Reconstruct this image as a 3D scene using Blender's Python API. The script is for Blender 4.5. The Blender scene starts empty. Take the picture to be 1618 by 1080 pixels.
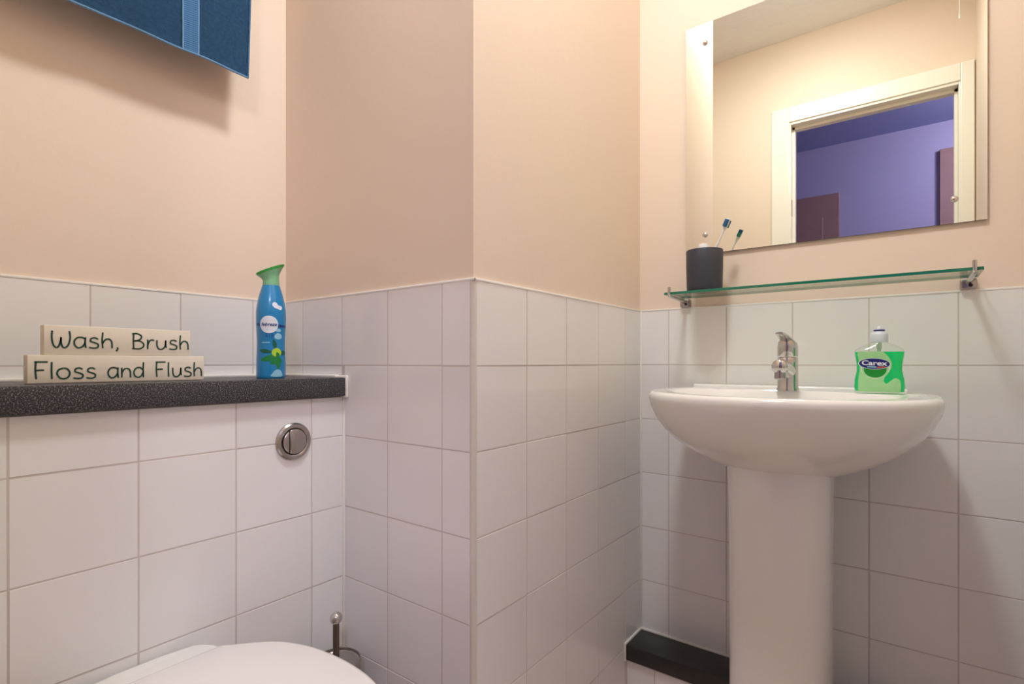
import bpy, bmesh, math, random
from mathutils import Vector, Matrix
random.seed(7)
PI = math.pi
scene = bpy.context.scene
COL = scene.collection

# ------------------------------------------------------------------ camera, world, exposure
cam_d = bpy.data.cameras.new('camera')
cam = bpy.data.objects.new('camera', cam_d); COL.objects.link(cam)
cam.location = (.5953, -1.3919, .9058)
cam.rotation_euler = (PI/2, 0, .6451)
cam_d.sensor_width = 36.0
cam_d.lens = 827.44/1618*36
cam_d.shift_y = 32.77/1618
cam_d.clip_start = .02
scene.camera = cam
world = bpy.data.worlds.new('world'); scene.world = world
world.use_nodes = True
world.node_tree.nodes['Background'].inputs[0].default_value = (.5, .5, .6, 1)
world.node_tree.nodes['Background'].inputs[1].default_value = .02
vs = scene.view_settings
vs.view_transform = 'Standard'; vs.look = 'None'; vs.exposure = 0.30; vs.gamma = 1.0
vs.use_curve_mapping = False
LAMP = (.25, -.79)          # ceiling lamp, x and y
LAMP_STRENGTH = 95.0
HALL_STRENGTH = 46.0

# ------------------------------------------------------------------ helpers
def lin(c):
    def f(v):
        v /= 255.0
        return v/12.92 if v <= .04045 else ((v+.055)/1.055)**2.4
    return (f(c[0]), f(c[1]), f(c[2]), 1.0)

def mat(name, rgb, rough=.5, metal=0.0, spec=.5, bump=None, vary=None, coat=0.0, emit=None, linear=False):
    """rgb in sRGB 0-255 (or linear); bump=(scale, strength, detail); vary=(scale, amount) noise on value."""
    m = bpy.data.materials.new(name); m.use_nodes = True
    nt = m.node_tree; b = nt.nodes['Principled BSDF']
    c = rgb if linear else lin(rgb)
    if len(c) == 3: c = (*c, 1)
    b.inputs['Base Color'].default_value = c
    b.inputs['Roughness'].default_value = rough
    b.inputs['Metallic'].default_value = metal
    b.inputs['Specular IOR Level'].default_value = spec
    if coat: b.inputs['Coat Weight'].default_value = coat; b.inputs['Coat Roughness'].default_value = .05
    if emit:
        b.inputs['Emission Color'].default_value = (*emit[0], 1); b.inputs['Emission Strength'].default_value = emit[1]
    geo = None
    if bump or vary:
        geo = nt.nodes.new('ShaderNodeNewGeometry')
    if bump:
        n = nt.nodes.new('ShaderNodeTexNoise'); n.inputs['Scale'].default_value = bump[0]
        n.inputs['Detail'].default_value = bump[2] if len(bump) > 2 else 2
        nt.links.new(geo.outputs['Position'], n.inputs['Vector'])
        bp = nt.nodes.new('ShaderNodeBump'); bp.inputs['Strength'].default_value = bump[1]
        bp.inputs['Distance'].default_value = bump[3] if len(bump) > 3 else .002
        nt.links.new(n.outputs['Fac'], bp.inputs['Height'])
        nt.links.new(bp.outputs['Normal'], b.inputs['Normal'])
    if vary:
        n2 = nt.nodes.new('ShaderNodeTexNoise'); n2.inputs['Scale'].default_value = vary[0]; n2.inputs['Detail'].default_value = 3
        nt.links.new(geo.outputs['Position'], n2.inputs['Vector'])
        mr = nt.nodes.new('ShaderNodeMapRange')
        mr.inputs['To Min'].default_value = 1-vary[1]; mr.inputs['To Max'].default_value = 1+vary[1]
        nt.links.new(n2.outputs['Fac'], mr.inputs['Value'])
        hs = nt.nodes.new('ShaderNodeHueSaturation'); hs.inputs['Color'].default_value = c
        nt.links.new(mr.outputs['Result'], hs.inputs['Value'])
        nt.links.new(hs.outputs['Color'], b.inputs['Base Color'])
    return m

def link(name, me, material, parent=None, smooth=False, angle=None):
    if material and not me.materials: me.materials.append(material)
    o = bpy.data.objects.new(name, me); COL.objects.link(o)
    if smooth:
        me.polygons.foreach_set('use_smooth', [True]*len(me.polygons))
        if angle is not None:
            bm = bmesh.new(); bm.from_mesh(me)
            for e in bm.edges:
                if len(e.link_faces) == 2 and e.calc_face_angle(0) > math.radians(angle): e.smooth = False
            bm.to_mesh(me); bm.free()
    if parent:
        o.parent = parent
        if parent.type == 'EMPTY': o.matrix_parent_inverse = Matrix.Translation(parent.location).inverted()
    return o

def obj(name, bm, material, parent=None, smooth=False, angle=35):
    me = bpy.data.meshes.new(name)
    bmesh.ops.recalc_face_normals(bm, faces=bm.faces[:])
    bm.to_mesh(me); bm.free()
    return link(name, me, material, parent, smooth, angle if smooth else None)

def thing(name, label, cat, loc, group=None):
    o = bpy.data.objects.new(name, None); COL.objects.link(o)
    o.location = loc; o.empty_display_size = .05
    o['label'] = label; o['category'] = cat
    if group: o['group'] = group
    return o

def tag(o, label, cat, group=None):
    o['label'] = label; o['category'] = cat
    if group: o['group'] = group
    return o

def struct(o, label=None):
    o['kind'] = 'structure'
    if label: o['label'] = label
    return o

def box(bm, x0, x1, y0, y1, z0, z1, bevel=0.0, seg=2):
    vs_ = [bm.verts.new((x, y, z)) for x in (x0, x1) for y in (y0, y1) for z in (z0, z1)]
    f = [(0, 1, 3, 2), (4, 6, 7, 5), (0, 4, 5, 1), (2, 3, 7, 6), (0, 2, 6, 4), (1, 5, 7, 3)]
    fs = [bm.faces.new([vs_[i] for i in q]) for q in f]
    if bevel:
        bmesh.ops.recalc_face_normals(bm, faces=fs)
        es = list({e for fc in fs for e in fc.edges})
        bmesh.ops.bevel(bm, geom=es, offset=bevel, segments=seg, profile=.5, affect='EDGES')
    return bm

def bx(*a, **k):
    return box(bmesh.new(), *a, **k)

def loft(loops, cap0=True, cap1=True, bm=None):
    bm = bm or bmesh.new()
    rows = [[bm.verts.new(p) for p in lp] for lp in loops]
    n = len(rows[0])
    for a, b in zip(rows, rows[1:]):
        for i in range(n):
            j = (i+1) % n
            bm.faces.new((a[i], a[j], b[j], b[i]))
    if cap0: bm.faces.new(rows[0])
    if cap1: bm.faces.new(rows[-1])
    return bm

def lathe(profile, c=(0, 0, 0), n=40, axis=None, cap0=True, cap1=True, bm=None):
    """profile = [(r, h)], revolved about axis (default z) through c."""
    if axis is None: M = Matrix.Translation(c)
    else: M = Matrix.Translation(c) @ Vector((0, 0, 1)).rotation_difference(Vector(axis)).to_matrix().to_4x4()
    loops = []
    for r, h in profile:
        r = max(r, 1e-5)
        loops.append([M @ Vector((r*math.cos(2*PI*i/n), r*math.sin(2*PI*i/n), h)) for i in range(n)])
    return loft(loops, cap0, cap1, bm)

def tube(path, rad, n=12, bm=None, caps=True):
    path = [Vector(p) for p in path]
    rads = rad if isinstance(rad, (list, tuple)) else [rad]*len(path)
    loops = []; ref = None
    for i, p in enumerate(path):
        d = (path[min(i+1, len(path)-1)]-path[max(i-1, 0)]).normalized()
        if ref is None:
            ref = Vector((0, 0, 1)) if abs(d.z) < .9 else Vector((1, 0, 0))
        u = (ref-d*ref.dot(d)).normalized(); ref = u; v = d.cross(u)
        loops.append([p+(u*math.cos(2*PI*k/n)+v*math.sin(2*PI*k/n))*rads[i] for k in range(n)])
    return loft(loops, caps, caps, bm)

def catmull(pts, sub=6, closed=False):
    pts = [Vector(p) for p in pts]; out = []; n = len(pts)
    rng = range(n if closed else n-1)
    for i in rng:
        if closed: p0, p1, p2, p3 = pts[(i-1) % n], pts[i], pts[(i+1) % n], pts[(i+2) % n]
        else: p0, p1, p2, p3 = pts[max(i-1, 0)], pts[i], pts[i+1], pts[min(i+2, n-1)]
        for k in range(sub):
            t = k/sub
            out.append(.5*((2*p1)+(p2-p0)*t+(2*p0-5*p1+4*p2-p3)*t*t+(3*p1-p0-3*p2+p3)*t**3))
    if not closed: out.append(pts[-1])
    return out

def poly2d(outline, holes=()):
    """filled flat polygon -> bmesh in (u,v,0)."""
    bm = bmesh.new()
    for lp in [outline, *holes]:
        v = [bm.verts.new((p[0], p[1], 0)) for p in lp]
        for i in range(len(v)): bm.edges.new((v[i], v[(i+1) % len(v)]))
    bmesh.ops.triangle_fill(bm, edges=bm.edges[:], use_beauty=True)
    return bm

def text2d(body, size, shear=0.0, offset=0.0, space=1.0):
    """default-font text, centred on the origin -> bmesh in (u,v,0)."""
    cu = bpy.data.curves.new('text', 'FONT'); cu.body = body; cu.size = size; cu.shear = shear
    cu.offset = offset; cu.align_x = 'CENTER'; cu.align_y = 'CENTER'; cu.resolution_u = 3; cu.space_character = space
    o = bpy.data.objects.new('text', cu); COL.objects.link(o)
    dg = bpy.context.evaluated_depsgraph_get(); dg.update()
    me = bpy.data.meshes.new_from_object(o.evaluated_get(dg))
    bm = bmesh.new(); bm.from_mesh(me)
    bpy.data.objects.remove(o); bpy.data.curves.remove(cu); bpy.data.meshes.remove(me)
    return bm

def wrap(bm, fn, cuts_u=(), cuts_v=()):
    """slice a flat (u,v) mesh and map each vertex with fn(u,v) -> (x,y,z)."""
    for u in cuts_u:
        bmesh.ops.bisect_plane(bm, geom=bm.verts[:]+bm.edges[:]+bm.faces[:], plane_co=(u, 0, 0), plane_no=(1, 0, 0))
    for v in cuts_v:
        bmesh.ops.bisect_plane(bm, geom=bm.verts[:]+bm.edges[:]+bm.faces[:], plane_co=(0, v, 0), plane_no=(0, 1, 0))
    for vt in bm.verts: vt.co = Vector(fn(vt.co.x, vt.co.y))
    return bm

def frange(a, b, s):
    out = []; x = a
    while x <= b+1e-9: out.append(x); x += s
    return out

# ------------------------------------------------------------------ materials
M = {}
M['paint'] = mat('peach_paint', (234, 214, 194), .55, spec=.35, bump=(55, .12, 4, .003), vary=(2.2, .02))
M['ceiling'] = mat('ceiling_paint', (244, 241, 238), .8, spec=.2, bump=(18, .5, 5, .006))
M['grout'] = mat('grout', (208, 197, 191), .85, vary=(30, .06))
M['sealant'] = mat('white_sealant', (238, 232, 224), .4)
M['trim'] = mat('plastic_edge_trim', (218, 209, 198), .35)
M['ceramic'] = mat('white_ceramic', (240, 237, 232), .09, spec=.55, coat=.3)
M['seat'] = mat('toilet_seat_plastic', (238, 232, 228), .22)
M['chrome'] = mat('chrome', (205, 203, 200), .14, metal=1)
M['satin'] = mat('satin_chrome', (176, 170, 168), .24, metal=1)
M['dark_metal'] = mat('dark_steel', (120, 108, 100), .28, metal=1)
M['black'] = mat('black_gap', (18, 16, 16), .6)
M['slab'] = mat('black_laminate', (38, 37, 36), .38, vary=(60, .25))
M['sign'] = mat('cream_painted_wood', (232, 221, 202), .62, bump=(90, .15, 4), vary=(14, .04))
M['ink'] = mat('dark_green_paint', (18, 66, 52), .5)
M['cup'] = mat('charcoal_cup', (54, 57, 67), .5)
M['white_plastic'] = mat('white_plastic', (236, 234, 232), .3)
M['blue_can'] = mat('blue_can', (8, 130, 188), .28, coat=.4)
M['can_white'] = mat('can_print_white', (226, 232, 240), .4)
M['can_pale'] = mat('can_print_pale_blue', (150, 205, 226), .4)
M['can_navy'] = mat('can_print_navy', (10, 60, 130), .4)
M['leaf'] = mat('can_print_leaf', (16, 128, 62), .4)
M['leaf_d'] = mat('can_print_dark_leaf', (8, 92, 70), .4)
M['lemon'] = mat('can_print_lemon', (178, 212, 46), .4)
M['cap_green'] = mat('green_cap', (58, 160, 66), .32)
M['cap_pale'] = mat('pale_green_collar', (130, 188, 142), .3)
M['towel'] = mat('blue_towel', (74, 116, 156), .95, spec=.1, bump=(900, .9, 3, .004), vary=(160, .35))
M['towel_line'] = mat('towel_stitch', (112, 150, 186), .9, spec=.1, bump=(900, .6, 2))
M['jamb'] = mat('white_gloss_paint', (240, 234, 220), .3)
M['floor'] = mat('bounce_floor', (222, 190, 172), .4, vary=(6, .15))  # out of view; colour lightened to bounce light onto the lower walls
M['hall_wall'] = mat('lavender_hall_paint', (164, 158, 190), .7)
M['hall_ceiling'] = mat('hall_ceiling_paint', (150, 158, 204), .8)
M['hall_door'] = mat('brown_door', (150, 116, 112), .45, vary=(20, .1))
M['soap_blue'] = mat('label_navy', (14, 30, 110), .4)
M['soap_white'] = mat('label_white', (240, 244, 248), .4)
M['soap_red'] = mat('label_orange', (196, 92, 66), .4)
M['soap_dkgreen'] = mat('label_green', (14, 140, 40), .4)
M['soap_pale'] = mat('label_pale_green', (162, 218, 152), .4)
M['collar'] = mat('milky_pump_plastic', (206, 214, 220), .3)
M['bristle_blue'] = mat('bristles_blue', (28, 84, 128), .6)
M['bristle_green'] = mat('bristles_green', (40, 132, 110), .6)

def tile_material():
    m = mat('white_glazed_tile', (238, 235, 232), .1, spec=.5, bump=(7, .12, 2, .004))
    nt = m.node_tree; b = nt.nodes['Principled BSDF']
    oi = nt.nodes.new('ShaderNodeObjectInfo'); mr = nt.nodes.new('ShaderNodeMapRange')
    mr.inputs['To Min'].default_value = .97; mr.inputs['To Max'].default_value = 1.02
    hs = nt.nodes.new('ShaderNodeHueSaturation'); hs.inputs['Color'].default_value = lin((238, 235, 232))
    nt.links.new(oi.outputs['Random'], mr.inputs['Value']); nt.links.new(mr.outputs['Result'], hs.inputs['Value'])
    nt.links.new(hs.outputs['Color'], b.inputs['Base Color'])
    return m
M['tile'] = tile_material()
M['tile_edge'] = mat('tile_glaze_edge', (230, 225, 222), .5, spec=.3)

def speckle_material():
    m = mat('speckled_granite_laminate', (52, 52, 54), .42)
    nt = m.node_tree; b = nt.nodes['Principled BSDF']
    g = nt.nodes.new('ShaderNodeNewGeometry'); v = nt.nodes.new('ShaderNodeTexNoise')
    v.inputs['Scale'].default_value = 520; v.inputs['Detail'].default_value = 2
    r = nt.nodes.new('ShaderNodeValToRGB')
    e = r.color_ramp.elements
    e[0].position = .40; e[0].color = lin((28, 28, 30)); e[1].position = .72; e[1].color = lin((150, 148, 150))
    k = r.color_ramp.elements.new(.56); k.color = lin((64, 64, 67))
    nt.links.new(g.outputs['Position'], v.inputs['Vector']); nt.links.new(v.outputs['Fac'], r.inputs['Fac'])
    nt.links.new(r.outputs['Color'], b.inputs['Base Color'])
    return m
M['speckle'] = speckle_material()

def mirror_material():
    m = mat('silvered_mirror', (236, 237, 228), .0, metal=1)
    return m
M['mirror'] = mirror_material()

def thin_glass(name, tint, gloss=.08):
    """clear sheet: tinted see-through plus a fresnel gloss."""
    m = bpy.data.materials.new(name); m.use_nodes = True
    nt = m.node_tree; nt.nodes.clear()
    out = nt.nodes.new('ShaderNodeOutputMaterial'); mx = nt.nodes.new('ShaderNodeMixShader')
    tr = nt.nodes.new('ShaderNodeBsdfTransparent'); tr.inputs[0].default_value = (*tint, 1)
    gl = nt.nodes.new('ShaderNodeBsdfGlossy'); gl.inputs['Roughness'].default_value = .03
    fr = nt.nodes.new('ShaderNodeFresnel'); fr.inputs[0].default_value = 1.45
    g = nt.nodes.new('ShaderNodeNewGeometry'); ma = nt.nodes.new('ShaderNodeMath'); ma.operation = 'MULTIPLY_ADD'
    ma.inputs[1].default_value = 1/1.45-1.45; ma.inputs[2].default_value = 1.45     # same reflectance from both sides of the sheet
    nt.links.new(g.outputs['Backfacing'], ma.inputs[0]); nt.links.new(ma.outputs[0], fr.inputs[0])
    nt.links.new(fr.outputs[0], mx.inputs[0]); nt.links.new(tr.outputs[0], mx.inputs[1])
    nt.links.new(gl.outputs[0], mx.inputs[2]); nt.links.new(mx.outputs[0], out.inputs[0])
    return m
M['glass'] = thin_glass('shelf_glass', (.93, .97, .95))
M['glass_edge'] = mat('green_glass_edge', (24, 118, 92), .12, coat=.3)
M['bottle'] = thin_glass('clear_bottle_plastic', (.96, .98, .96))

def liquid_material():
    m = bpy.data.materials.new('green_soap'); m.use_nodes = True
    nt = m.node_tree; nt.nodes.clear()
    out = nt.nodes.new('ShaderNodeOutputMaterial')
    tr = nt.nodes.new('ShaderNodeBsdfTransparent'); tr.inputs[0].default_value = (.35, 1, .6, 1)
    tl = nt.nodes.new('ShaderNodeBsdfTranslucent'); tl.inputs[0].default_value = (.03, .95, .42, 1)
    df = nt.nodes.new('ShaderNodeBsdfDiffuse'); df.inputs[0].default_value = (.01, .85, .34, 1)
    a = nt.nodes.new('ShaderNodeMixShader'); a.inputs[0].default_value = .5
    b = nt.nodes.new('ShaderNodeMixShader'); b.inputs[0].default_value = .62
    nt.links.new(tl.outputs[0], a.inputs[1]); nt.links.new(df.outputs[0], a.inputs[2])
    nt.links.new(tr.outputs[0], b.inputs[1]); nt.links.new(a.outputs[0], b.inputs[2])
    nt.links.new(b.outputs[0], out.inputs[0])
    return m
M['liquid'] = liquid_material()

def towel_band_material():
    m = mat('towel_dobby_band', (34, 74, 112), .9, spec=.1)
    nt = m.node_tree; b = nt.nodes['Principled BSDF']
    g = nt.nodes.new('ShaderNodeNewGeometry'); mp = nt.nodes.new('ShaderNodeMapping')
    mp.inputs['Rotation'].default_value = (math.radians(-40), 0, 0)
    w = nt.nodes.new('ShaderNodeTexWave'); w.bands_direction = 'Z'; w.inputs['Scale'].default_value = 110; w.inputs['Distortion'].default_value = .6
    r = nt.nodes.new('ShaderNodeValToRGB'); r.color_ramp.elements[0].color = lin((48, 88, 128)); r.color_ramp.elements[1].color = lin((86, 126, 164))
    nt.links.new(g.outputs['Position'], mp.inputs['Vector']); nt.links.new(mp.outputs['Vector'], w.inputs['Vector'])
    nt.links.new(w.outputs['Fac'], r.inputs['Fac']); nt.links.new(r.outputs['Color'], b.inputs['Base Color'])
    return m
M['towel_band'] = towel_band_material()

# ------------------------------------------------------------------ the room
H = 2.476          # ceiling
TT = 1.05          # tile top
L2, L1, LU = .711, .3688, .6023
XR, YD = .819, -1.456
PB = .004          # paint lies this far behind the tile faces

struct(obj('floor', bx(-1.7, 2.3, -3.2, .1, -.05, 0), M['floor']))
struct(obj('ceiling', bx(-.75, XR+.1, YD-.1, .12, H, H+.05), M['ceiling']))
wall_back = struct(obj('wall_back', bx(-.02, XR+.1, PB, .12, 0, H), M['paint']))
wall_pillar = struct(obj('wall_pillar', bx(-.75, -PB, -L2+PB, .12, 0, H), M['paint']))
wall_left = struct(obj('wall_left', bx(-.75, -LU-PB, YD-.1, -L2+PB, 0, H), M['paint']))
wall_cistern = struct(obj('wall_cistern', bx(-LU-PB, -L1-PB, YD, -L2+PB, 0, .834), M['grout']))
wall_right = struct(obj('wall_right', bx(XR+PB, XR+.1, YD-.1, PB, 0, H), M['paint']))
DX0, DX1, DZ = .150, .7690, 2.056       # clear door opening
b = bmesh.new()
box(b, -LU-PB, DX0-.03, YD-.1, YD, 0, H); box(b, DX1+.03, XR+PB, YD-.1, YD, 0, H); box(b, DX0-.03, DX1+.03, YD-.1, YD, DZ+.03, H)
wall_front = struct(obj('wall_front', b, M['paint']))

tile_cache = {}
def tile_mesh(w, h):
    k = (round(w, 4), round(h, 4))
    if k in tile_cache: return tile_cache[k]
    d, t = .0005, .005
    bm = bmesh.new()
    def ring(a, c, y): return [bm.verts.new((sx*a, y, sz*c)) for sx, sz in ((-1, -1), (1, -1), (1, 1), (-1, 1))]
    back = ring(w/2, h/2, -t); rim = ring(w/2, h/2, -d); front = ring(w/2-d, h/2-d, 0)
    for A, B in ((back, rim), (rim, front)):
        for i in range(4): bm.faces.new((A[i], A[(i+1) % 4], B[(i+1) % 4], B[i]))
    bm.faces.new(front)
    for f in bm.faces:
        if len({round(v.co.y, 5) for v in f.verts}) > 1: f.material_index = 1
    bmesh.ops.recalc_face_normals(bm, faces=bm.faces[:])
    me = bpy.data.meshes.new('tile'); bm.to_mesh(me); bm.free(); me.materials.append(M['tile']); me.materials.append(M['tile_edge'])
    tile_cache[k] = me
    return me

def tile_wall(parent, origin, udir, ndir, us, zs):
    """tiles between the joints us x zs; origin + u*udir is a point on the tile face plane."""
    u, n, z = Vector(udir), Vector(ndir), Vector((0, 0, 1))
    for u0, u1 in zip(us, us[1:]):
        for z0, z1 in zip(zs, zs[1:]):
            w, h = u1-u0-.0022, z1-z0-.0022
            if w < .004 or h < .004: continue
            o = bpy.data.objects.new('tile', tile_mesh(w, h)); COL.objects.link(o)
            c = Vector(origin)+u*((u0+u1)/2)+z*((z0+z1)/2)+n*random.uniform(-.0003, .0003)
            R = Matrix((u, n, z)).transposed()
            if R.determinant() < 0: R = Matrix((-u, n, z)).transposed()
            J = Matrix.Rotation(random.uniform(-.0022, .0022), 3, 'X') @ Matrix.Rotation(random.uniform(-.0022, .0022), 3, 'Z')
            o.matrix_world = Matrix.Translation(c) @ (R @ J).to_4x4()
            o.parent = parent

ZS = [i*.15 for i in range(8)]
# grout beds, 1.6 mm behind the tile faces
G = .0005
obj('grout', bx(0, XR, G, PB+.001, 0, TT-.001), M['grout'], wall_back)
b = bmesh.new(); box(b, -PB-.001, -G, -L2+.006, 0, 0, TT-.001); box(b, -LU, -.006, -L2+G, -L2+PB+.001, 0, TT-.001)
obj('grout', b, M['grout'], wall_pillar)
obj('grout', bx(-L1-PB-.001, -L1-G, YD, -L2, 0, .833), M['grout'], wall_cistern)
obj('grout', bx(-LU-PB-.001, -LU-G, YD, -L2, .834, TT-.001), M['grout'], wall_left)
obj('grout', bx(XR+G, XR+PB+.001, YD, 0, 0, TT-.001), M['grout'], wall_right)
# sink wall
tile_wall(wall_back, (0, 0, 0), (1, 0, 0), (0, -1, 0), [.001, .0802, .2302, .3802, .5302, .6802, XR-.001], ZS)
# pillar, face towards the basin and face towards the toilet
tile_wall(wall_pillar, (0, 0, 0), (0, 1, 0), (1, 0, 0), [-.7035, -.5519, -.4019, -.2519, -.1019, -.001], ZS)
tile_wall(wall_pillar, (0, -L2, 0), (1, 0, 0), (0, -1, 0), [-L1+.001, -.2257, -.0757, -.0075], ZS[:7])
tile_wall(wall_pillar, (0, -L2, 0), (1, 0, 0), (0, -1, 0), [-LU+.001, -.5257, -.3757, -.2257, -.0757, -.0075], ZS[6:])
tile_wall(wall_pillar, (0, -L2, 0), (1, 0, 0), (0, -1, 0), [-LU+.001, -.5257, -.3757], [.874, .9])
# cistern boxing and the wall above the worktop
tile_wall(wall_cistern, (-L1, 0, 0), (0, 1, 0), (1, 0, 0), [YD+.001, -1.387, -1.237, -1.087, -.937, -.787, -L2-.001], ZS[:6]+[.834])
tile_wall(wall_left, (-LU, 0, 0), (0, 1, 0), (1, 0, 0), [YD+.001, -1.389, -1.239, -1.089, -.939, -.789, -L2-.001], [.874, .9, 1.05])
tile_wall(wall_right, (XR, 0, 0), (0, 1, 0), (-1, 0, 0), [YD+.001, -1.35, -1.2, -1.05, -.9, -.75, -.6, -.45, -.3, -.15, -.001], ZS)
# sealant along the tile tops and in the inner corners
def bead(parent, *a): return obj('sealant_bead', bx(*a, bevel=.0012, seg=2), M['sealant'], parent, smooth=True)
bead(wall_back, 0, XR, -.001, PB+.001, TT-.002, TT+.003)
bead(wall_pillar, -PB-.001, .001, -L2, 0, TT-.002, TT+.003)
bead(wall_pillar, -LU, .001, -L2-.001, -L2+PB+.001, TT-.002, TT+.003)
bead(wall_left, -LU-PB-.001, -LU+.001, YD, -L2, TT-.002, TT+.003)
bead(wall_right, XR-.001, XR+PB+.001, YD, 0, TT-.002, TT+.003)
bead(wall_back, -.002, .0035, -.0035, .002, .16, TT)
bead(wall_cistern, -L1-.002, -L1+.0035, -L2-.0035, -L2+.002, 0, .834)
bead(wall_left, -LU-.002, -LU+.0035, -L2-.0035, -L2+.002, .874, TT)
# rounded plastic trim on the outer tile corner
b = bmesh.new(); r = .0065; prof = [(-.008, -L2+.004), (-.008, -L2)]
prof += [(-r+r*math.sin(a), -L2+r-r*math.cos(a)) for a in [i*PI/2/8 for i in range(9)]]
prof += [(0, -L2+.008), (-.004, -L2+.008), (-.004, -L2+.004)]
loft([[(x, y, 0) for x, y in prof], [(x, y, TT+.002) for x, y in prof]], bm=b)
struct(obj('trim_1', b, M['trim'], smooth=True))

# ------------------------------------------------------------------ door opening and the hall seen in the mirror
tr2 = bpy.data.objects.new('trim_2', None); COL.objects.link(tr2); struct(tr2, 'white painted door frame reflected in the mirror')
for x0, x1 in ((DX0-.03, DX0), (DX1, DX1+.03)):
    obj('jamb', bx(x0, x1, YD-.105, YD+.005, 0, DZ+.03, bevel=.002), M['jamb'], tr2)
obj('jamb', bx(DX0, DX1, YD-.105, YD+.005, DZ, DZ+.03, bevel=.002), M['jamb'], tr2)
for x0, x1 in ((DX0, DX0+.012), (DX1-.012, DX1)):
    obj('door_stop', bx(x0, x1, YD-.07, YD-.035, 0, DZ, bevel=.001), M['jamb'], tr2)
obj('door_stop', bx(DX0, DX1, YD-.07, YD-.035, DZ-.014, DZ, bevel=.001), M['jamb'], tr2)
for a in ((DX0-.085, DX0-.006, 0, DZ+.085), (DX1+.006, XR-.0005, 0, DZ+.085), (DX0-.006, DX1+.006, DZ+.012, DZ+.085)):
    bb = bmesh.new(); box(bb, a[0], a[1], YD, YD+.012, a[2], a[3], bevel=.003)
    obj('architrave', bb, M['jamb'], tr2)
obj('strike_plate', bx(DX0-.0005, DX0+.0012, YD-.034, YD-.012, 1.62, 1.70), M['satin'], tr2)

YH = -3.03
struct(obj('wall_hall_far', bx(-1.7, 2.3, YH-.1, YH, 0, H), M['hall_wall']))
struct(obj('wall_hall_left', bx(-1.7, -1.6, YH, YD-.1, 0, H), M['hall_wall']))
struct(obj('wall_hall_right', bx(2.2, 2.3, YH, YD-.1, 0, H), M['hall_wall']))
b = bmesh.new(); box(b, -1.6, DX0-.03, YD-.11, YD-.1, 0, H); box(b, DX1+.03, 2.2, YD-.11, YD-.1, 0, H); box(b, DX0-.03, DX1+.03, YD-.11, YD-.1, DZ+.03, H)
struct(obj('wall_hall_near', b, M['hall_wall']))
struct(obj('ceiling_hall', bx(-1.7, 2.3, YH, YD-.1, H, H+.05), M['hall_ceiling']))
def hall_door(name, x0, x1, ztop, label):
    e = bpy.data.objects.new(name, None); COL.objects.link(e); e.location = ((x0+x1)/2, YH, 0); struct(e, label)
    obj('leaf', bx(x0, x1, YH, YH+.03, .005, ztop, bevel=.003), M['hall_door'], e)
    for z0, z1 in ((.25, .95), (1.1, ztop-.16)):
        for c in (x0+.1, (x0+x1)/2+.04):
            obj('panel', bx(c, c+(x1-x0)/2-.14, YH+.028, YH+.036, z0, z1, bevel=.004), M['hall_door'], e)
    obj('handle', tube([(x1-.06, YH+.03, 1.0), (x1-.06, YH+.07, 1.0), (x1-.16, YH+.075, 1.0)], .009), M['satin'], e, smooth=True)
hall_door('door_1', -.53, .215, 2.12, 'brown hall door low in the mirror reflection')
hall_door('door_2', .77, 1.53, 2.29, 'tall brown hall door at the right edge of the mirror reflection')

# unseen globe, added to wash the hall violet and fill through the doorway
def hall_fill():
    t = thing('hall_fill', 'added unseen violet globe lighting the hall beyond the doorway', 'lamp', (1.35, -2.3, H))
    obj('base', lathe([(.0, 0), (.07, 0), (.07, -.02), (.05, -.03)], (1.35, -2.3, H), 32), M['white_plastic'], t, True)
    gm = mat('hall_fill_globe', (200, 190, 240), .4, emit=((.86, .82, 1.0), HALL_STRENGTH))
    obj('globe', lathe([(.13*math.sin(a), -.03-.13+.13*math.cos(a)) for a in [i*PI/14 for i in range(1, 15)]], (1.35, -2.3, H), 32), gm, t, True)
hall_fill()

# ceiling lamp of the washroom
def ceiling_lamp():
    x, y = LAMP
    t = thing('ceiling_lamp', 'round opal dome lamp on the washroom ceiling', 'lamp', (x, y, H))
    obj('base', lathe([(.0, 0), (.125, 0), (.125, -.022), (.120, -.024), (.117, -.022)], (x, y, H), 48), M['white_plastic'], t, True)
    gm = mat('opal_glass', (250, 246, 238), .4, emit=((.93, .98, 1.0), LAMP_STRENGTH))
    obj('dome', lathe([(.115*math.sin(a), -.022-.022*math.cos(a)) for a in [PI/2-i*PI/2/10 for i in range(11)]], (x, y, H), 48), gm, t, True)
ceiling_lamp()

# pull cord, seen in the mirror
t = thing('pull_cord', 'thin white light pull cord hanging from the ceiling, seen in the mirror', 'cord', (.762, -1.30, H))
obj('ceiling_rose', lathe([(0, 0), (.03, 0), (.03, -.018), (.01, -.03)], (.762, -1.30, H), 24), M['white_plastic'], t, True)
obj('cord', tube([(.762, -1.30, H-.02), (.762, -1.30, 2.27)], .0013, 8), M['white_plastic'], t)
obj('pull_knob', lathe([(.001, .022), (.0025, .018), (.003, .005), (.002, 0)], (.762, -1.30, 2.25), 16), M['white_plastic'], t, True)

# ------------------------------------------------------------------ worktop over the cistern
t = thing('cistern_worktop', 'dark grey speckled worktop over the tiled cistern boxing', 'worktop', (-.48, -1.09, .834))
obj('board', bx(-LU-PB+.001, -L1+.015, YD+.002, -L2-.006, .8355, .8745, bevel=.0025), M['speckle'], t, True)
b = bmesh.new()
box(b, -L1-.02, -L1+.019, -L2-.0065, -L2-.0002, .832, .879, bevel=.0028, seg=3)
box(b, -LU+.001, -L1-.015, -L2-.012, -L2-.0002, .8735, .880, bevel=.002)
box(b, -LU+.0005, -LU+.012, YD+.002, -L2-.004, .8735, .880, bevel=.002)
obj('sealant', b, M['sealant'], t, True)

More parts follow.
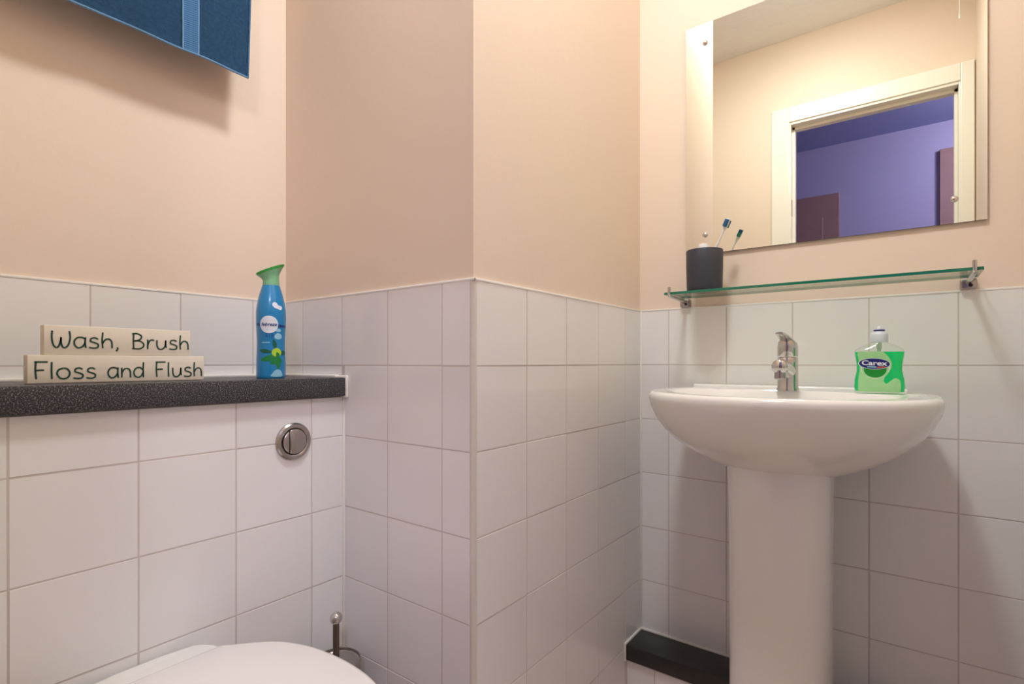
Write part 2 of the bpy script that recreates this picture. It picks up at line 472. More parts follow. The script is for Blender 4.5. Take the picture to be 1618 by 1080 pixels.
# ------------------------------------------------------------------ black ledge under the basin
LX = XR-.002
wl = struct(obj('wall_ledge', bx(.0005, LX, -.0984, -.0005, 0, .122), M['grout']))
tile_wall(wl, (0, -.099, 0), (1, 0, 0), (0, -1, 0), [.003, .0802, .2302, .3802, .5302, .6802, LX], [0, .1185])
t = thing('ledge_board', 'black laminate board on the low pipe ledge behind the pedestal', 'ledge', (.4, -.05, .12))
obj('board', bx(.004, LX, -.106, -.004, .122, .1615, bevel=.0015), M['slab'], t, True)
b = bmesh.new()
box(b, .0005, LX, -.0045, -.0004, .158, .166, bevel=.0012); box(b, .0003, .0045, -.109, -.001, .118, .166, bevel=.0014)
obj('sealant', b, M['sealant'], t, True)

# ------------------------------------------------------------------ basin and pedestal
BX = .3865
ZR = .8445
def outline(k, z, n=72, inset=0.0, a=.265, bf=.232, yc=-.19):
    pts = []
    for i in range(n):
        th = 2*PI*i/n
        c, s = math.cos(th), math.sin(th)
        if s <= 0:
            e = 2/2.15
            x = a*k*math.copysign(abs(c)**e, c); y = yc-bf*k*abs(s)**e
            x *= 1-inset/(a*k); y = yc+(y-yc)*(1-inset/(bf*k))
        else:
            e = 2/4.0
            x = (a*k-inset)*math.copysign(abs(c)**e, c); y = yc+(abs(yc)-.0015-inset*.4)*abs(s)**e
        pts.append((BX+x, y, z))
    return pts
def bowl_in(k, z, n=72):
    return [(BX+.205*k*math.cos(2*PI*i/n), -.245+.145*k*math.sin(2*PI*i/n), z) for i in range(n)]
sec = [(.36, .684), (.42, .690), (.54, .703), (.68, .722), (.79, .742), (.88, .765), (.945, .790), (.982, .812), (.998, .828), (1.0, .836)]
loops = [outline(k, z) for k, z in sec]
loops += [outline(1, .8405, inset=.0022), outline(1, ZR-.0006, inset=.006), outline(1, ZR, inset=.011)]
loops += [bowl_in(1.0, ZR), bowl_in(.985, ZR-.003), bowl_in(.95, ZR-.015), bowl_in(.85, ZR-.05), bowl_in(.68, ZR-.085), bowl_in(.42, ZR-.108), bowl_in(.12, ZR-.118)]
basin = thing('pedestal_basin', 'white ceramic pedestal washbasin under the glass shelf', 'basin', (BX, -.2, 0))
b = loft(loops)
box(b, BX-.232, BX+.212, -.030, -.0012, .835, .8515, bevel=.005, seg=3)
obj('bowl', b, M['ceramic'], basin, True, 50)
obj('waste', lathe([(.0, .001), (.026, .001), (.028, -.001), (.022, .0005), (.0, -.001)], (BX, -.245, ZR-.1165), 28), M['chrome'], basin, True)
def ped_loop(z, a, yf, n=48):
    pts = []
    yb = -.11
    for i in range(n):
        th = 2*PI*i/n
        c, s = math.cos(th), math.sin(th); e = 2/3.4
        x = a*math.copysign(abs(c)**e, c)
        y = (yb+yf)/2+(yb-yf)/2*math.copysign(abs(s)**e, s)
        pts.append((BX+.003+x, y, z))
    return pts
prof = [(0, .112, -.315), (.03, .108, -.31), (.10, .0955, -.30), (.25, .0905, -.296), (.45, .0905, -.298), (.6, .0915, -.300), (.66, .0925, -.302), (.705, .094, -.303)]
obj('pedestal', loft([ped_loop(*q) for q in prof]), M['ceramic'], basin, True, 60)

# ------------------------------------------------------------------ tap
TX, TY = .387, -.105
tap = thing('basin_tap', 'chrome single-lever mixer tap on the basin', 'tap', (TX, TY, ZR))
def ell(a, bfr, z, dy=0, n=32, sl=0.0):
    return [(TX+a*math.cos(2*PI*i/n), TY+dy+bfr*math.sin(2*PI*i/n), z+sl*math.sin(2*PI*i/n)) for i in range(n)]
obj('body', loft([ell(.0225, .0235, ZR+.0003), ell(.0225, .0235, ZR+.004), ell(.0208, .022, ZR+.008), ell(.0205, .0215, ZR+.03), ell(.0205, .0215, ZR+.055), ell(.0205, .0215, ZR+.071), ell(.019, .020, ZR+.0735)]), M['chrome'], tap, True, 60)
path = catmull([(TX, TY-.005, ZR+.042), (TX, TY-.035, ZR+.049), (TX, TY-.07, ZR+.053), (TX, TY-.098, ZR+.053)], 5)
n = len(path)
sp = obj('spout', tube(path, [.0185-.0035*min(1, i/(n*.6)) for i in range(n-1)]+[.012], 20), M['chrome'], tap, True, 70)
obj('aerator', lathe([(0, .004), (.0105, .004), (.011, -.012), (.009, -.014), (0, -.0135)], (TX, TY-.088, ZR+.041), 24), M['satin'], sp, True)
obj('handle_cap', loft([ell(.0195, .0205, ZR+.0745), ell(.0205, .0215, ZR+.0765), ell(.0207, .0217, ZR+.094, 0, sl=-.004), ell(.019, .021, ZR+.104, -.002, sl=-.006), ell(.012, .015, ZR+.111, -.004, sl=-.005)]), M['chrome'], tap, True, 60)
lv = []
for i, (yy, zz, w, h) in enumerate([(.012, .101, .010, .004), (0, .108, .0145, .0048), (-.03, .1145, .013, .0042), (-.06, .119, .011, .0036), (-.088, .122, .0095, .0032), (-.096, .1225, .007, .0022)]):
    lv.append([(TX+w*math.cos(2*PI*k/20), TY+yy, ZR+zz+h*math.sin(2*PI*k/20)) for k in range(20)])
obj('lever', loft(lv), M['chrome'], tap, True, 60)

# ------------------------------------------------------------------ soap bottle
SX, SY, SZ = .5525, -.118, ZR+.0004
soap = thing('soap_bottle', 'square clear bottle of green hand soap on the basin rim', 'soap bottle', (SX, SY, SZ))
BP = [(0, .0385, .0205), (.002, .0405, .0222), (.014, .0422, .0232), (.03, .0410, .0226), (.048, .0376, .0205), (.062, .0380, .0206), (.078, .0402, .0218), (.0885, .0412, .0224), (.0912, .0400, .0216), (.0965, .034, .019), (.1025, .024, .016), (.107, .0150, .0130), (.110, .0115, .0115)]
KZ = .94
BP = [(z*KZ, a, c) for z, a, c in BP]
def bp_at(z):
    for (z0, a0, b0), (z1, a1, b1) in zip(BP, BP[1:]):
        if z <= z1:
            f = (z-z0)/(z1-z0); return a0+(a1-a0)*f, b0+(b1-b0)*f
    return BP[-1][1:]
def sup(a, bb, z, n=56, e=4.0):
    return [(SX+a*math.copysign(abs(math.cos(2*PI*i/n))**(2/e), math.cos(2*PI*i/n)), SY+bb*math.copysign(abs(math.sin(2*PI*i/n))**(2/e), math.sin(2*PI*i/n)), SZ+z) for i in range(n)]
zz = sorted(set([q[0] for q in BP]+frange(.004, .094, .006)))
obj('bottle_shell', loft([sup(*bp_at(z), z, e=4.5 if z < .092*KZ else max(2.0, 4.5-(z-.092*KZ)*240)) for z in zz]), M['bottle'], soap, True, 50)
lz = [z for z in zz if .002 <= z <= .0830]
obj('liquid', loft([sup(bp_at(z)[0]-.0011, bp_at(z)[1]-.0011, z+.0005, e=4.5) for z in lz]), M['liquid'], soap, True, 50)
def sfront(u, v, d=.0004):
    v *= .915; a, bb = bp_at(v)
    q = min(.995, abs(u/a))
    return (SX+u, SY-bb*(1-q**4.5)**(1/4.5)-d, SZ+v)
def sdecal(name, bm, m, d, parent=soap):
    return obj(name, wrap(bm, lambda u, v: sfront(u, v, d), frange(-.036, .036, .008), frange(.004, .092, .006)), m, parent)
def circ(cx, cy, rx, ry, n=32, rot=0.0):
    return [(cx+rx*math.cos(2*PI*i/n)*math.cos(rot)-ry*math.sin(2*PI*i/n)*math.sin(rot), cy+rx*math.cos(2*PI*i/n)*math.sin(rot)+ry*math.sin(2*PI*i/n)*math.cos(rot)) for i in range(n)]
pale = catmull([(-.034, .004), (-.0335, .03), (-.0315, .05), (-.0325, .07), (-.0345, .090), (-.02, .0905), (.004, .0905), (.013, .083), (.0195, .071), (.0205, .058), (.016, .046), (.010, .036), (.008, .028), (.012, .022), (.019, .028), (.026, .034), (.0335, .029), (.035, .016), (.034, .004)], 3)
sdecal('label_film', poly2d([(p.x, p.y) for p in pale]), M['soap_pale'], .0004)
sdecal('label_leaf', poly2d([(p[0], p[1]) for p in circ(-.006, .0525, .0185, .0175)]), M['soap_dkgreen'], .0007)
sdecal('label_disc', poly2d([(p[0], p[1]) for p in circ(-.006, .055, .0235, .0215)], [circ(-.006, .053, .0222, .0202)]), M['soap_white'], .0008)
sdecal('label_halo', poly2d(circ(-.0075, .069, .019, .012)), M['soap_pale'], .0009)
sdecal('label_oval', poly2d(circ(-.0075, .0645, .0262, .0122, 40, -.04)), M['soap_white'], .0011)
ov = sdecal('label_oval', poly2d(circ(-.0075, .0645, .0252, .0113, 40, -.04)), M['soap_blue'], .0013)
tx = text2d('Carex', .0165, offset=.00035); bmesh.ops.transform(tx, matrix=Matrix.Translation((-.0075, .0655, 0)) @ Matrix.Rotation(-.04, 4, 'Z') @ Matrix.Diagonal((1.0, .86, 1, 1)), verts=tx.verts[:])
sdecal('lettering', tx, M['soap_white'], .0016)
sdecal('label_stroke', poly2d([(-.019, .0568), (-.004, .0562), (-.004, .0588), (-.019, .0594)]), M['can_pale'], .0016)
sdecal('label_stroke', poly2d([(-.003, .0552), (.009, .0562), (.011, .0592), (-.003, .058)]), M['soap_red'], .0016)
cb = lathe([(0, 0.1020), (.0148, 0.1020), (.0150, 0.1048), (.0148, 0.1166), (.0125, 0.1208), (.0095, 0.1217), (.009, 0.1236)], (SX, SY, SZ), 36)
cap = obj('pump_collar', cb, M['collar'], soap, True, 50)
obj('seal_band', lathe([(.0091, 0.1234), (.0094, 0.1239), (.0094, 0.1261), (.0091, 0.1266)], (SX, SY, SZ), 32), M['soap_blue'], cap, True)
obj('nozzle', lathe([(.004, 0.1264), (.0036, 0.1307), (.002, 0.1330), (0, 0.1333)], (SX, SY, SZ), 24), M['white_plastic'], cap, True)
obj('dip_tube', lathe([(.0045, 0.1006), (.0045, 0.0893), (.003, 0.0888), (.003, 0.0113)], (SX, SY, SZ), 14), M['white_plastic'], soap, True)

# ------------------------------------------------------------------ glass shelf
sh = thing('glass_shelf', 'clear glass shelf with green edge on chrome brackets under the mirror', 'shelf', (.411, -.06, 1.05))
GX0, GX1, GY0, GZ0, GZ1 = .113, .7085, -.120, 1.0745, 1.0805
gb = bx(GX0, GX1, GY0, -.012, GZ0, GZ1)
me = bpy.data.meshes.new('glass_sheet'); bmesh.ops.recalc_face_normals(gb, faces=gb.faces[:])
me.materials.append(M['glass']); me.materials.append(M['glass_edge'])
for f in gb.faces: f.material_index = 0 if abs(f.normal.z) > .5 else 1
gb.to_mesh(me); gb.free()
link('glass_sheet', me, None, sh)
for sx in (.128, .695):
    br = obj('bracket', bx(sx-.013, sx+.013, -.012, PB, 1.0525, 1.0785-.0045, bevel=.003, seg=2), M['satin'], sh, True)
    obj('arm', tube([(sx, -.006, 1.0655), (sx, -.03, 1.0685), (sx, -.125, 1.0705), (sx, -.1265, 1.076), (sx, -.1265, 1.092)], [.006, .005, .0035, .0035, .0035], 12), M['chrome'], br, True, 60)
    obj('screw', lathe([(0, .0015), (.003, .001), (.0035, 0)], (sx+.003, -.012, 1.060), 12, axis=(0, -1, 0)), M['black'], br)

# ------------------------------------------------------------------ cup, toothbrush, toothpaste
CX, CY, CZ = .1965, -.070, GZ1+.0003
cup = tag(obj('tumbler', lathe([(0, 0), (.036, 0), (.0405, .003), (.0418, .010), (.0430, .06), (.0432, .1005), (.0425, .1020), (.0415, .1005), (.0405, .06), (.039, .010), (.036, .006), (0, .006)], (CX, CY, CZ), 48), M['cup'], None, True, 60),
    'dark charcoal tumbler standing on the glass shelf', 'cup')
tb = thing('toothbrush', 'toothbrush with blue and green bristles leaning in the dark tumbler', 'toothbrush', (CX, CY, CZ+.01))
p0, p1 = Vector((CX-.018, CY+.012, CZ+.012)), Vector((.2475, -.066, 1.2420))
d = (p1-p0)
obj('handle', tube([p0, p0+d*.3, p0+d*.55, p0+d*.72, p0+d*.82, p0+d*.98], [.004, .0052, .0045, .0022, .0018, .0042], 12), M['white_plastic'], tb, True)
hd = d.normalized(); side = Vector((.2, 1, 0)); side = (side-hd*side.dot(hd)).normalized(); w = hd.cross(side)
def obox(c, ax, ay, az, hx, hy, hz):
    bm = bmesh.new()
    box(bm, -hx, hx, -hy, hy, -hz, hz, bevel=min(hx, hy, hz)*.35)
    R = Matrix((ax, ay, az)).transposed().to_4x4()
    bmesh.ops.transform(bm, matrix=Matrix.Translation(c) @ R, verts=bm.verts[:]); return bm
obj('head', obox(p0+d*1.0, side, w, hd, .0022, .0050, .013), M['white_plastic'], tb, True)
obj('bristles', obox(p0+d*.985+side*.006-w*.0, side, w, hd, .005, .0045, .0055), M['bristle_green'], tb)
obj('bristles', obox(p0+d*1.035+side*.006, side, w, hd, .005, .0045, .0045), M['bristle_blue'], tb)
obj('bristles', obox(p0+d*1.01-side*.0045, side, w, hd, .0035, .0045, .009), M['bristle_blue'], tb)
tp = thing('toothpaste_tube', 'white toothpaste tube cap just above the tumbler rim', 'toothpaste', (CX-.008, CY+.012, CZ+.008))
px, py = CX-.006, CY+.010
obj('tube', loft([[(px+a*math.cos(2*PI*i/24), py+c*math.sin(2*PI*i/24), CZ+z) for i in range(24)] for a, c, z in ((.02, .0015, .008), (.0195, .006, .04), (.017, .0105, .075), (.0145, .0135, .094), (.0085, .0085, .100))]), M['white_plastic'], tp, True, 60)
obj('cap', lathe([(.0, .099), (.0125, .099), (.0118, .118), (.0105, .1205), (0, .1205)], (px, py, CZ), 24), M['white_plastic'], tp, True, 50)

# ------------------------------------------------------------------ mirror
mr = thing('wall_mirror', 'square frameless mirror above the glass shelf with chrome screw caps', 'mirror', (.425, -.008, 1.19))
MX0, MX1, MZ0, MZ1 = .1285, .7235, 1.189, 1.787
gb = bx(MX0, MX1, -.003, .002, MZ0, MZ1)
me = bpy.data.meshes.new('mirror_glass'); bmesh.ops.recalc_face_normals(gb, faces=gb.faces[:])
me.materials.append(M['mirror']); me.materials.append(mat('mirror_edge', (96, 78, 60), .25, spec=.6))
for f in gb.faces: f.material_index = 0 if f.normal.y < -.5 else 1
gb.to_mesh(me); gb.free()
link('mirror_glass', me, None, mr)
for sx in (MX0+.05, MX1-.05):
    for sz in (MZ0+.0485, MZ1-.051):
        obj('screw_cap', lathe([(.0065, 0), (.0065, .0015), (.005, .0038), (.0025, .005), (0, .0053)], (sx, -.003, sz), 24, axis=(0, -1, 0)), M['chrome'], mr, True, 50)
        obj('spacer', lathe([(.005, 0), (.005, .0022)], (sx, PB, sz), 12, axis=(0, -1, 0)), M['white_plastic'], mr)

# ------------------------------------------------------------------ lettered wooden blocks
GLY = {
 'W': (1.0, [[(.02, 1), (.0, .6), (.06, .2), (.2, 0), (.34, .08), (.44, .42), (.46, .62)], [(.46, .62), (.46, .3), (.54, .05), (.68, 0), (.84, .2), (.92, .6), (.88, 1)]]),
 'a': (.66, [[(.58, .55), (.42, .64), (.18, .62), (.02, .42), (.04, .16), (.22, 0), (.44, .08), (.58, .3)], [(.6, .66), (.58, .3), (.62, .0)]]),
 's': (.58, [[(.5, .56), (.32, .64), (.12, .58), (.1, .42), (.3, .34), (.5, .24), (.48, .06), (.26, 0), (.0, .04)]]),
 'h': (.66, [[(.06, 1), (.03, .5), (.06, 0)], [(.05, .3), (.2, .54), (.42, .58), (.56, .4), (.58, .0)]]),
 ',': (.3, [[(.1, .08), (.12, -.02), (.04, -.18)]]),
 ' ': (.42, []),
 'B': (.78, [[(.1, .98), (.08, .5), (.1, .02)], [(0, .98), (.3, 1), (.56, .86), (.52, .66), (.3, .54), (.12, .52)], [(.12, .52), (.46, .52), (.7, .34), (.66, .12), (.4, 0), (0, .02)]]),
 'r': (.48, [[(.05, .64), (.06, .3), (.05, 0)], [(.06, .28), (.16, .52), (.3, .62), (.46, .58)]]),
 'u': (.7, [[(.04, .62), (.04, .25), (.16, .02), (.38, .02), (.56, .22), (.6, .62)], [(.6, .62), (.6, .3), (.64, .1)]]),
 'F': (.7, [[(.08, 1), (.06, .5), (.1, 0)], [(.0, 1), (.35, 1), (.68, 1)], [(.06, .5), (.3, .52), (.5, .52)]]),
 'l': (.2, [[(.06, 1), (.05, .5), (.07, 0)]]),
 'o': (.76, [[(.36, .64), (.1, .54), (.02, .3), (.16, .06), (.4, 0), (.62, .12), (.68, .36), (.56, .58), (.36, .64)]]),
 'n': (.66, [[(.04, .64), (.05, .3), (.04, 0)], [(.05, .3), (.2, .54), (.42, .58), (.56, .4), (.58, .0)]]),
 'd': (.74, [[(.56, .5), (.4, .64), (.16, .6), (.02, .38), (.06, .12), (.26, 0), (.46, .08), (.58, .3)], [(.62, 1), (.6, .5), (.62, .0)]]),
}
def sign_block(name, words, y0, y1, z0, z1, xf, depth, ty0, ty1, tz, th, label, ang=0.0):
    """block with its lettered face towards +x."""
    t = thing(name, label, 'sign', (xf-depth/2, (y0+y1)/2, z0), 'lettered wooden blocks')
    bm = bx(xf-depth, xf, y0, y1, z0, z1, bevel=.0014)
    obj('block', bm, M['sign'], t, True)
    adv = 0; strokes = []
    for ch in words:
        w, st = GLY[ch]
        for s in st: strokes.append([(adv+p[0], p[1]) for p in s])
        adv += w+.12
    adv -= .12+.05
    bm = bmesh.new(); hw = .00115
    for s in strokes:
        P = catmull([(p[0]/adv*(ty1-ty0)+ty0, tz+p[1]*th, 0) for p in s], 5)
        L, R = [], []
        for i, p in enumerate(P):
            dd = (P[min(i+1, len(P)-1)]-P[max(i-1, 0)]).normalized(); nn = Vector((-dd.y, dd.x, 0))
            k = hw*(.75 if i in (0, len(P)-1) else 1)
            L.append(p+nn*k); R.append(p-nn*k)
        f = [[bm.verts.new((xf+.0005, q.x, q.y)) for q in side] for side in (L, R)]
        g = [[bm.verts.new((xf-.0002, q.x, q.y)) for q in side] for side in (L, R)]
        for i in range(len(P)-1):
            bm.faces.new((f[0][i], f[0][i+1], f[1][i+1], f[1][i]))
            bm.faces.new((f[0][i], g[0][i], g[0][i+1], f[0][i+1])); bm.faces.new((f[1][i], f[1][i+1], g[1][i+1], g[1][i]))
    obj('lettering', bm, M['ink'], t)
WT = .8745
sign_block('sign_block', 'Floss and Flush', -1.2066, -.9655, WT+.0003, .9175, -.43, .024, -1.199, -.9695, .8815, .0255, 'lower cream block lettered Floss and Flush on the worktop')
sign_block('sign_block', 'Wash, Brush', -1.1876, -.9872, .9178, .9628, -.433, .022, -1.1785, -.9905, .929, .0255, 'upper cream block lettered Wash, Brush stacked on the other block')

# ------------------------------------------------------------------ air freshener can
AX, AY, AZ = -.430, -.839, WT+.0003
can = thing('air_freshener', 'blue air freshener can with green cap on the worktop', 'air freshener', (AX, AY, AZ))
CP = [(0, .0255), (.002, .0268), (.010, .0272), (.030, .0272), (.055, .0264), (.075, .0262), (.095, .0270), (.115, .0278), (.130, .0278), (.142, .0268), (.156, .0245), (.170, .0210), (.180, .0180), (.186, .0163)]
pr = catmull([(r, z, 0) for z, r in CP], 3)
obj('can_body', lathe([(p.x, p.y) for p in pr], (AX, AY, AZ), 48), M['blue_can'], can, True, 60)
def can_r(v):
    for p, q in zip(pr, pr[1:]):
        if v <= q.y: 
            f = (v-p.y)/max(1e-6, q.y-p.y); return p.x+(q.x-p.x)*f
    return pr[-1].x
VD = math.atan2(-1.3919-AY, .5953-AX)     # the print faces the room's middle
def cdecal(name, bm, m, d):
    def fn(u, v):
        r = can_r(v)+d; a = VD+u/.027
        return (AX+r*math.cos(a), AY+r*math.sin(a), AZ+v)
    return obj(name, wrap(bm, fn, frange(-.035, .035, .005), frange(.004, .18, .008)), m, can)
cdecal('print_band', poly2d([(-.034, .1045), (.034, .1005), (.034, .106), (-.034, .1095)]), M['can_navy'], .0003)
cdecal('print_cloud', poly2d([(p.x, p.y) for p in catmull([(.002, .146, 0), (.006, .140, 0), (.012, .138, 0), (.018, .136, 0), (.022, .140, 0), (.020, .144, 0), (.014, .145, 0), (.010, .150, 0), (.005, .151, 0)], 4, True)]), M['can_white'], .0003)
cdecal('print_cloud', poly2d([(p.x, p.y) for p in catmull([(.006, .082, 0), (.010, .078, 0), (.018, .078, 0), (.022, .082, 0), (.020, .087, 0), (.013, .090, 0), (.008, .087, 0)], 4, True)]), M['can_pale'], .0003)
cdecal('print_cloud', poly2d([(p.x, p.y) for p in catmull([(.0, .004, 0), (.022, .004, 0), (.021, .012, 0), (.015, .0175, 0), (.008, .0165, 0), (.003, .011, 0)], 4, True)]), M['can_pale'], .0003)
cdecal('print_cloud', poly2d([(p.x, p.y) for p in catmull([(.006, .095, 0), (.012, .0925, 0), (.019, .0935, 0), (.017, .098, 0), (.010, .0985, 0)], 4, True)]), M['can_pale'], .0003)
for i, lf in enumerate([[(.003, .052), (-.010, .058), (-.024, .056), (-.012, .050)], [(.006, .046), (-.006, .046), (-.021, .036), (-.004, .034), (.008, .040)], [(.008, .058), (.003, .066), (.004, .078), (.011, .068)],
                        [(.012, .046), (.008, .034), (.013, .018), (.019, .034)], [(.016, .050), (.026, .046), (.034, .050), (.026, .056)], [(.010, .044), (-.002, .030), (.010, .028), (.022, .034)]]):
    cdecal('print_leaf', poly2d([(p.x, p.y) for p in catmull([(*q, 0) for q in lf], 4, True)]), M['leaf' if i % 2 else 'leaf_d'], .0003+.00005*i)
cdecal('print_lemon', poly2d(circ(.0105, .0515, .0095, .0085)), M['lemon'], .0007)
cdecal('print_leaf', poly2d([(p.x, p.y) for p in catmull([(.010, .052, 0), (.009, .042, 0), (.014, .040, 0), (.016, .048, 0)], 4, True)]), M['leaf'], .0009)
cdecal('print_oval', poly2d(circ(-.004, .1065, .0168, .0172, 40)), M['can_white'], .0006)
tx = text2d('febreze', .0094, shear=.25, offset=.00022); bmesh.ops.transform(tx, matrix=Matrix.Translation((-.004, .1065, 0)), verts=tx.verts[:])
cdecal('lettering', tx, M['can_navy'], .0009)
tx = text2d('AIR', .009, space=1.35); bmesh.ops.transform(tx, matrix=Matrix.Translation((-.003, .0835, 0)), verts=tx.verts[:])
cdecal('lettering', tx, M['can_navy'], .0006)
cdecal('print_line', poly2d([(-.018, .0700), (-.002, .0705), (-.002, .0722), (-.018, .0718)]), M['can_pale'], .0004)
collar = obj('collar', lathe([(.0150, .1855), (.0158, .1862), (.0156, .192), (.0148, .199), (.0150, .205)], (AX, AY, AZ), 36), M['cap_pale'], can, True)
# flared cap with a slanted oval top; it slants down towards the spray side
sd = Vector((-math.sin(VD), math.cos(VD), 0)); sd = -sd if sd.y > 0 else sd      # spray side (left in view)
fw = Vector((math.cos(VD), math.sin(VD), 0))
def cap_loop(a, bb, z, slope, off=0.0, n=40):
    out = []
    for i in range(n):
        c, s = math.cos(2*PI*i/n), math.sin(2*PI*i/n)
        out.append(Vector((AX, AY, AZ+z-slope*c*a))+sd*(a*c+off)+fw*(bb*s))
    return out
cl = [cap_loop(.0149, .0149, .196, .1), cap_loop(.0152, .0150, .202, .28, .001), cap_loop(.0185, .0165, .2085, .38, .001), cap_loop(.0238, .0185, .2150, .42, .0015), cap_loop(.0262, .0195, .2185, .42, .0015), cap_loop(.0258, .0192, .2205, .42, .0015)]
obj('collar_flare', loft(cl[:4], True, False), M['cap_pale'], can, True)
obj('cap', loft(cl[3:]+[cap_loop(.022, .016, .2195, .42, .0015), cap_loop(.012, .009, .217, .40, .001)], False, True), M['cap_green'], can, True, 50)

# ------------------------------------------------------------------ flush button
FY, FZ, FX = -.8274, .7515, -L1
fl = thing('flush_button', 'round chrome dual flush button on the cistern tiles', 'flush button', (FX, FY, FZ))
AXI = (1, 0, 0)
obj('rim', lathe([(.0255, .001), (.0262, .006), (.0290, .0075), (.0335, .0068), (.0362, .004), (.0365, 0)], (FX, FY, FZ), 56, axis=AXI, cap0=False, cap1=False), M['satin'], fl, True)
obj('gap_plate', lathe([(0, .0015), (.0268, .0015)], (FX, FY, FZ), 40, axis=AXI), M['black'], fl)
def button(sgn, split, m):
    R = .0247; pts = []
    n = 60
    arc = [(R*math.cos(2*PI*i/n), R*math.sin(2*PI*i/n)) for i in range(n)]
    if sgn > 0: pts = [p for p in arc if p[0] > split]
    else: pts = [p for p in arc if p[0] < split-.0012]
    pts.sort(key=lambda p: math.atan2(p[1], p[0]) if sgn > 0 else (math.atan2(p[1], p[0]) % (2*PI)))
    # p[0] runs along +y (right in view), p[1] along z
    bm = bmesh.new()
    def lp(s, h):
        cx = sum(p[0] for p in pts)/len(pts); cy = sum(p[1] for p in pts)/len(pts)
        return [(FX+h, FY+cx+(p[0]-cx)*s, FZ+cy+(p[1]-cy)*s) for p in pts]
    loft([lp(1, .0018), lp(1, .0072), lp(.95, .0085), lp(.55, .0095)], bm=bm)
    obj('button', bm, m, fl, True, 60)
button(1, -.0105, M['satin']); button(-1, -.0105, M['satin'])

# ------------------------------------------------------------------ toilet
WY = -1.09
wc = thing('toilet', 'white toilet with closed lid against the tiled cistern boxing', 'toilet', (-.12, WY, 0))
half = [(-.302, .098), (-.290, .110), (-.262, .141), (-.235, .163), (-.19, .182), (-.14, .1915), (-.08, .194), (-.02, .187), (.04, .165), (.09, .128), (.122, .084), (.138, .040)]
hp = catmull([(x, y, 0) for x, y in half]+[(.143, 0, 0)], 3)
def lid_loop(s, z, back=None):
    r = [(p.x, p.y) for p in hp]
    full = r+[(x, -y) for x, y in reversed(r[:-1])]
    cx = -.08
    return [((cx+(x-cx)*s) if back is None or x > -.25 else back+(x+.302)*.5, WY-y*s, z) for x, y in full]
obj('lid', loft([lid_loop(.985, .4315), lid_loop(1.0, .434), lid_loop(1.0, .439), lid_loop(.985, .4445), lid_loop(.955, .4468), lid_loop(.6, .4490), lid_loop(.2, .4496)]), M['seat'], wc, True, 60)
b = bmesh.new()
o_ = [lid_loop(.975, .414), lid_loop(.99, .418), lid_loop(.99, .428), lid_loop(.97, .4305), lid_loop(.66, .4305), lid_loop(.64, .426), lid_loop(.64, .416), lid_loop(.66, .414), lid_loop(.975, .414)]
obj('seat', loft(o_, False, False, b), M['seat'], wc, True, 60)
def pan_loop(z, sx, sy, back, bw):
    r = [(p.x, p.y) for p in hp]
    pts = []
    for x, y in r:
        if x > -.255: pts.append((-.08+(x+.08)*sx, y*sy))
    pts = [(back, bw*.0+bw-.012), (back+.004, bw-.003), (back+.02, bw)]+pts
    full = pts+[(x, -y) for x, y in reversed(pts[:-1])]
    return [(x, WY-y, z) for x, y in full]
B0 = -L1+.0012
pl = [pan_loop(0, .72, .50, B0+.02, .10), pan_loop(.02, .72, .50, B0+.02, .10), pan_loop(.12, .70, .52, B0+.02, .10), pan_loop(.24, .82, .72, B0+.01, .102), pan_loop(.33, .93, .91, B0+.003, .108), pan_loop(.385, .965, .965, B0+.001, .112), pan_loop(.404, .965, .965, B0, .113), pan_loop(.4118, .945, .945, B0+.004, .109)]
b = loft(pl)
def back_loop(z, ins):
    pts = [(-.27, .106-ins), (-.31, .1065-ins), (-.335, .100-ins), (-.350, .086-ins), (B0+.006+ins, .062), (B0+.001+ins, .03)]
    p = catmull([(x, y, 0) for x, y in pts], 3)
    q = [(v.x, v.y) for v in p]
    return [(x, WY-y, z) for x, y in q+[(x, -y) for x, y in reversed(q)]]
loft([back_loop(.30, 0), back_loop(.426, 0), back_loop(.4315, .0015), back_loop(.4350, .005), back_loop(.4362, .011)], bm=b)
obj('pan', b, M['ceramic'], wc, True, 50)
for s in (-1, 1):
    obj('hinge', lathe([(.009, 0), (.009, .03)], (-.296, WY+s*.07-.015, .4275), 16, axis=(0, 1, 0)), M['satin'], wc, True, 50)

# ------------------------------------------------------------------ toilet brush
QX, QY = -.293, -.782
hold = tag(obj('brush_holder', lathe([(0, .002), (.043, .0005), (.0455, .006), (.0455, .318), (.0468, .322), (.0468, .326), (.0445, .327), (.0435, .322), (.040, .3205), (.011, .3205), (.0105, .316), (.030, .312), (.0430, .30), (.0430, .02), (0, .02)], (QX, QY, 0), 44), M['satin'], None, True, 50),
    'round chrome toilet brush holder in the corner beside the toilet', 'brush holder')
br = thing('toilet_brush', 'chrome toilet brush with a ball-topped handle in the holder', 'toilet brush', (QX, QY, .021))
obj('handle', lathe([(.0062, .08), (.0062, .398), (.0052, .401)], (QX, QY, 0), 24), M['dark_metal'], br, True, 50)
obj('ball_knob', lathe([(.0118*math.sin(a), .4080-.0118*math.cos(a)) for a in [i*PI/12 for i in range(1, 13)]], (QX, QY, 0), 28), M['chrome'], br, True)
obj('brush_head', lathe([(.008, .022), (.034, .03), (.036, .085), (.012, .095)], (QX, QY, 0), 28), M['white_plastic'], br, True, 50)

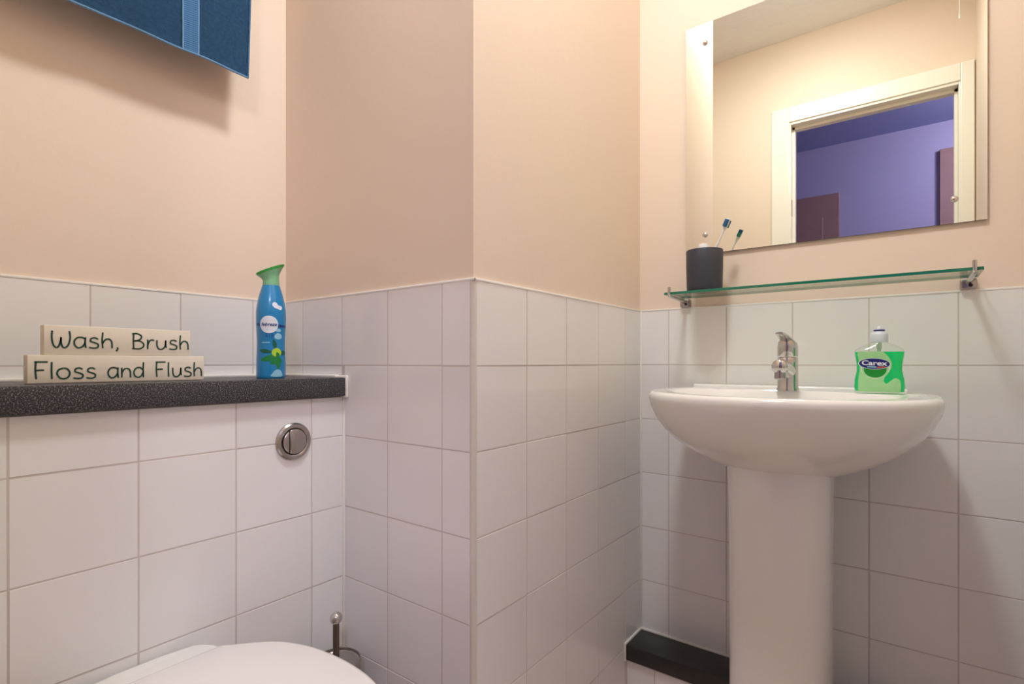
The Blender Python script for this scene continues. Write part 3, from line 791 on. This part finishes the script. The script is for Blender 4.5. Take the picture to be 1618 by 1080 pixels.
# ------------------------------------------------------------------ towel on its rail
RX, RZ, RR = -.553, 1.80, .009
rail = thing('towel_rail', 'chrome towel rail on the left wall holding the blue towel', 'towel rail', (RX, -1.07, RZ))
obj('bar', tube([(RX, -1.38, RZ), (RX, -.782, RZ)], RR, 20), M['chrome'], rail, True, 50)
for yy in (-1.365, -.797):
    obj('post', lathe([(.02, 0), (.02, .006), (.009, .009), (.009, .05)], (-LU-PB, yy, RZ), 24, axis=(1, 0, 0)), M['chrome'], rail, True, 50)
TF, TBK = -.527, -.5755     # front and back layers
ys = frange(-1.325, -.8365, .0075)
def towel_profile(y):
    pts = []
    wv = .0012*math.sin(y*31)+.0006*math.sin(y*67+1)
    zb = 1.5125+.0012*math.sin(y*40)
    for i in range(15):
        z = zb+(RZ-.02-zb)*i/14
        k = 1-i/14
        tp_ = (RX+.0125)*(1-k**.6)+TF*k**.6
        pts.append((tp_+wv*k, z))
    for i in range(1, 8):
        a = i*PI/8
        pts.append((RX+.0125*math.cos(a), RZ+.0125*math.sin(a)))
    for i in range(12):
        k = i/11
        pts.append(((RX-.0125)*(1-k)+TBK*k+wv*.4*k, RZ-(RZ-1.60)*k))
    return pts
def towel_mesh():
    bm = bmesh.new(); rows = []
    for y in ys:
        pr_ = towel_profile(y)
        # the right edge leans in slightly towards the hem
        rows.append([bm.verts.new((x, y+(.014*(z-1.512)/.3 if y > -1.0 else 0)*(y+1.0)/.16, z)) for x, z in pr_])
    for A, B in zip(rows, rows[1:]):
        for i in range(len(A)-1): bm.faces.new((A[i], A[i+1], B[i+1], B[i]))
    bmesh.ops.solidify(bm, geom=bm.faces[:], thickness=.0035)
    return bm
tw = thing('towel', 'dark blue towel with a woven stripe hanging from the rail', 'towel', (RX, -1.08, 1.512))
obj('cloth', towel_mesh(), M['towel'], tw, True, 60)
def strip(name, y0, y1, m, d, z0=None, z1=RZ-.02):
    bm = bmesh.new(); rows = []
    for y in (y0, (y0+y1)/2, y1):
        q = [(x, z) for x, z in towel_profile(y)][:15]
        rows.append([bm.verts.new((x+d, y+.014*(z-1.512)/.3*max(0, (y+1.0)/.16), z)) for x, z in q])
    for A, B in zip(rows, rows[1:]):
        for i in range(len(A)-1): bm.faces.new((A[i], A[i+1], B[i+1], B[i]))
    obj(name, bm, m, tw)
strip('woven_band', -.9635, -.9375, M['towel_band'], .0025)
strip('stripe', -.9655, -.9632, M['towel_line'], .0029); strip('stripe', -.9378, -.9355, M['towel_line'], .0029)
for y0, y1 in ((-.8405, -.8372),):
    strip('hem_edge', y0, y1, M['towel'], .003)
bm = bmesh.new()
obj('hem', tube([(towel_profile(y)[0][0]+.0012, y, towel_profile(y)[0][1]+.0016) for y in ys], .0021, 8), M['towel_line'], tw, True)
